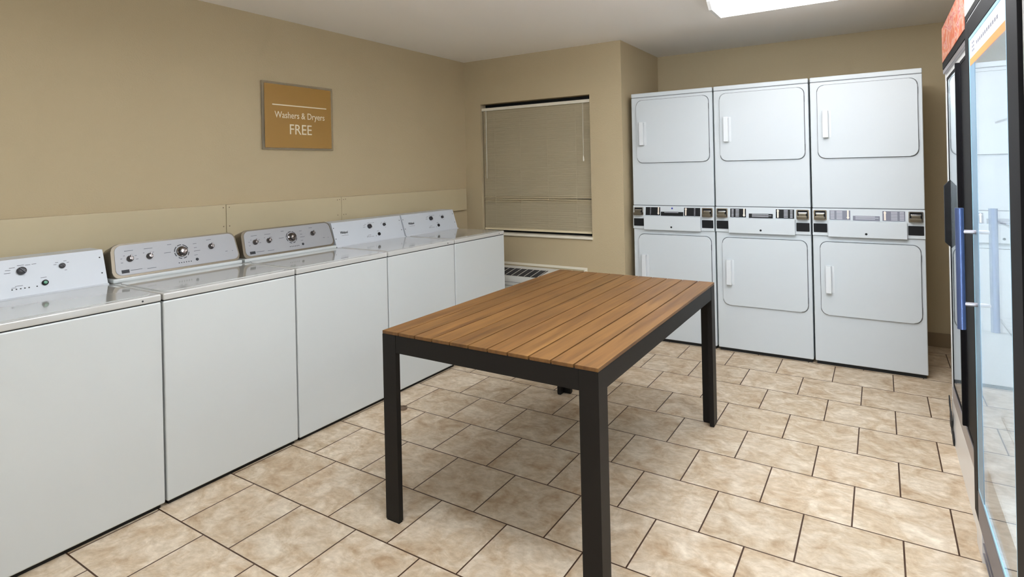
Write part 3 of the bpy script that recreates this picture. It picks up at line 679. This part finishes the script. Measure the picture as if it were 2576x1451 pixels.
for (y0, y1, main) in ((3.16, 3.705, True), (2.80, 3.135, False)):
    dr = part('glass_door', M['fr_black'], ca, lambda bm: door_ring(bm, ua(y1), ua(y0), 0.262, 1.838, 0.014, -0.004, 0.0015, FA), 'black framed glass door')
    part('glass' if main else 'reflection_panel', M['door_glass'] if main else M['fr_black'], dr, lambda bm: box(bm, ua(y1) + 0.014, ua(y0) - 0.014, 0.276, 1.824, -0.0030, -0.0005, 0, FA))  # near door's opaque black pane stands in for the post's dark reflection
    if main:
        def hx(bm):
            G = frame((0, 0, 0), (-1, 0, 0), (0, 0, 1))
            prism(bm, [(-ox - 0.001, 0.972), (-ox - 0.001, 1.318), (-ox + 0.025, 1.286), (-ox + 0.025, 1.000)], 3.655 + oy - 0.0, 3.685 + oy, G)
        part('handle', M['black'], dr, hx, 'black tapered door handle')
part('mullion_post', M['fr_black'], ca, lambda bm: box(bm, ox - 0.0175, ox + 0.004, 3.138 + oy, 3.158 + oy, 0.272, 1.835, 0.002), 'black upright between the doors')
part('bottom_rail', M['fr_alu'], ca, lambda bm: box(bm, ox - 0.004, ox + 0.02, -hy + 0.03, hy - 0.09, 0.185, 0.258, 0.004), 'grey metal rail')
part('kick_plate', M['fr_white'], ca, lambda bm: prism(bm, [(ox - 0.002, 0.18), (ox - 0.010, 0.0), (ox + 0.01, 0.0), (ox + 0.012, 0.18)], -hy + 0.02, hy - 0.02, frame((0, 0, 0), (1, 0, 0), (0, 0, 1)) ))
def torn(bm):
    G = frame((ox - 0.0115, -oy * 0, 0), (0, -1, 0), (0, 0, 1))
    random.seed(3)
    for (ya, yb, za, zb) in ((3.79, 3.66, 0.165, 0.07), (3.75, 3.58, 0.075, 0.005)):
        n = 7; top = []; bot = []
        for i in range(n + 1):
            f = i / n; y = ya + (yb - ya) * f; zc = za + (zb - za) * f
            top.append((ua(y), zc + random.uniform(0.012, 0.034))); bot.append((ua(y), max(0.001, zc - random.uniform(0.006, 0.030))))
        prism(bm, top + bot[::-1], -0.001, 0.004, G)
part('torn_trim', M['rubber'], ca, torn, 'torn black rubber trim')

# cooler B, the near one
BX, BY0, BY1 = 0.280, 1.700, 2.720
cb = thing('glass_door_cooler', 'black framed cooler with orange striped sticker at the right picture edge, the nearer cooler', 'refrigerator', (BX + 0.375, (BY0 + BY1) / 2, 0), 0, 'glass door coolers')
oy = -(BY0 + BY1) / 2; hy = (BY1 - BY0) / 2
FB = frame((ox, 0, 0), (0, -1, 0), (0, 0, 1))
part('cabinet', M['fr_white'], cb, lambda bm: hollow(bm, ox, 0.375, -hy, hy, 0.135, 1.925, 0.05, 0.30))
part('foot_frame', M['fr_white'], cb, lambda bm: [box(bm, ox, 0.375, hy - 0.13, hy, 0, 0.1345), box(bm, ox, 0.375, -hy, -hy + 0.05, 0, 0.1345), box(bm, 0.32, 0.375, -hy + 0.05, hy - 0.13, 0, 0.1345)])
def grille(bm):
    box(bm, ox + 0.03, ox + 0.05, -hy + 0.05, hy - 0.13, 0.005, 0.134)
part('kick_grille', M['fr_black'], cb, grille, 'dark recessed grille')
part('grille_bar', M['fr_alu'], cb, lambda bm: [box(bm, ox + 0.002, ox + 0.03, -hy + 0.05, hy - 0.13, z, z + 0.006) for z in (0.03, 0.065, 0.103)])
part('header', M['fr_white'], cb, lambda bm: box(bm, ox - 0.004, 0.375, -hy, hy, 1.945, 2.12, 0.004), 'white header box')
part('header_trim', M['fr_black'], cb, lambda bm: box(bm, ox - 0.002, 0.37, -hy + 0.005, hy - 0.005, 1.9255, 1.9445), 'black line under the header')
part('interior_fill_tube', M['cooler_fill2'], cb, lambda bm: box(bm, ox + 0.04, ox + 0.10, -hy + 0.052, -hy + 0.066, 0.32, 1.83), 'added white interior light tube')  # tube added out of sight behind the stile to whiten the glass
part('shelves', M['shelf'], cb, lambda bm: shelves(bm, ox + 0.07, 0.30, -hy + 0.055, hy - 0.055, (0.50, 0.85, 1.20, 1.55)))
D0, D1 = 1.735, 2.665
H0, H1 = -0.0005, 0.010
dr = part('glass_door', M['fr_black'], cb, lambda bm: [box(bm, ua2(D1), ua2(2.565), 0.15, 1.905, H0, H1, 0.002, FB), box(bm, ua2(1.862), ua2(D0), 0.15, 1.905, H0, H1, 0.002, FB)], 'black framed glass door') if False else None
def ua2(y): return -(y + oy)
def doorB(bm):
    box(bm, ua2(D1), ua2(2.572), 0.15, 1.905, H0, H1, 0.002, FB); box(bm, ua2(1.868), ua2(D0), 0.15, 1.905, H0, H1, 0.002, FB)
    box(bm, ua2(2.572), ua2(1.868), 1.842, 1.905, H0, H1, 0.002, FB)
dr = part('glass_door', M['fr_black'], cb, doorB, 'black framed glass door')
part('lower_rail', M['fr_purple'], dr, lambda bm: box(bm, ua2(2.572), ua2(1.868), 0.15, 0.262, H0, H1, 0.002, FB), 'grey lower door rail')
part('gasket', M['gasket'], dr, lambda bm: door_ring(bm, ua2(2.571), ua2(1.869), 0.263, 1.841, 0.012, H0, H1 - 0.001, FB), 'pale blue inner edge')
part('glass', M['door_glass'], dr, lambda bm: box(bm, ua2(2.559), ua2(1.881), 0.275, 1.829, 0.004, 0.007, 0, FB))
part('glass_border', M['border_blue'], dr, lambda bm: box(bm, ua2(2.558), ua2(2.445), 0.276, 1.741, 0.0072, 0.0080, 0, FB), 'blue-grey strip along the far edge of the glass')
st = part('sticker', M['sticker'], dr, lambda bm: box(bm, ua2(2.556), ua2(1.884), 1.766, 1.828, 0.0072, 0.0078, 0, FB), 'white sticker strip')
part('sticker_stripe', M['orange'], st, lambda bm: box(bm, ua2(2.556), ua2(1.884), 1.742, 1.7655, 0.0072, 0.0080, 0, FB), 'orange stripe')
def stk(bm):
    for j, y in enumerate((2.50, 2.47)):
        for i in range(3): box(bm, ua2(y), ua2(y - 0.024), 1.782 + i * 0.013, 1.789 + i * 0.013, 0.0078, 0.0081, 0, FB)
    for i in range(12): box(bm, ua2(2.40 - i * 0.035), ua2(2.40 - i * 0.035 - 0.024), 1.792, 1.803, 0.0078, 0.0081, 0, FB)
part('sticker_print', M['decal_grey'], st, stk, 'faint grey print')
def bar(bm):
    y = 2.50; x = ox - 0.052
    lathe(bm, [(0, 0), (0.0125, 0), (0.0125, 0.415), (0, 0.415)], Matrix.Translation((x, y + oy, 0.838)), 20)
hb = part('handle', M['handle_blue'], dr, bar, 'blue-grey tubular door handle')
def brk(bm):
    pass
for z in (0.925, 1.172):
    part('handle_bracket', M['fr_alu'], hb, lambda bm: lathe(bm, [(0, 0), (0.007, 0), (0.007, 0.050), (0, 0.050)], frame((ox - 0.057, 2.50 + oy, z), (0, 1, 0), (0, 0, 1)), 12))
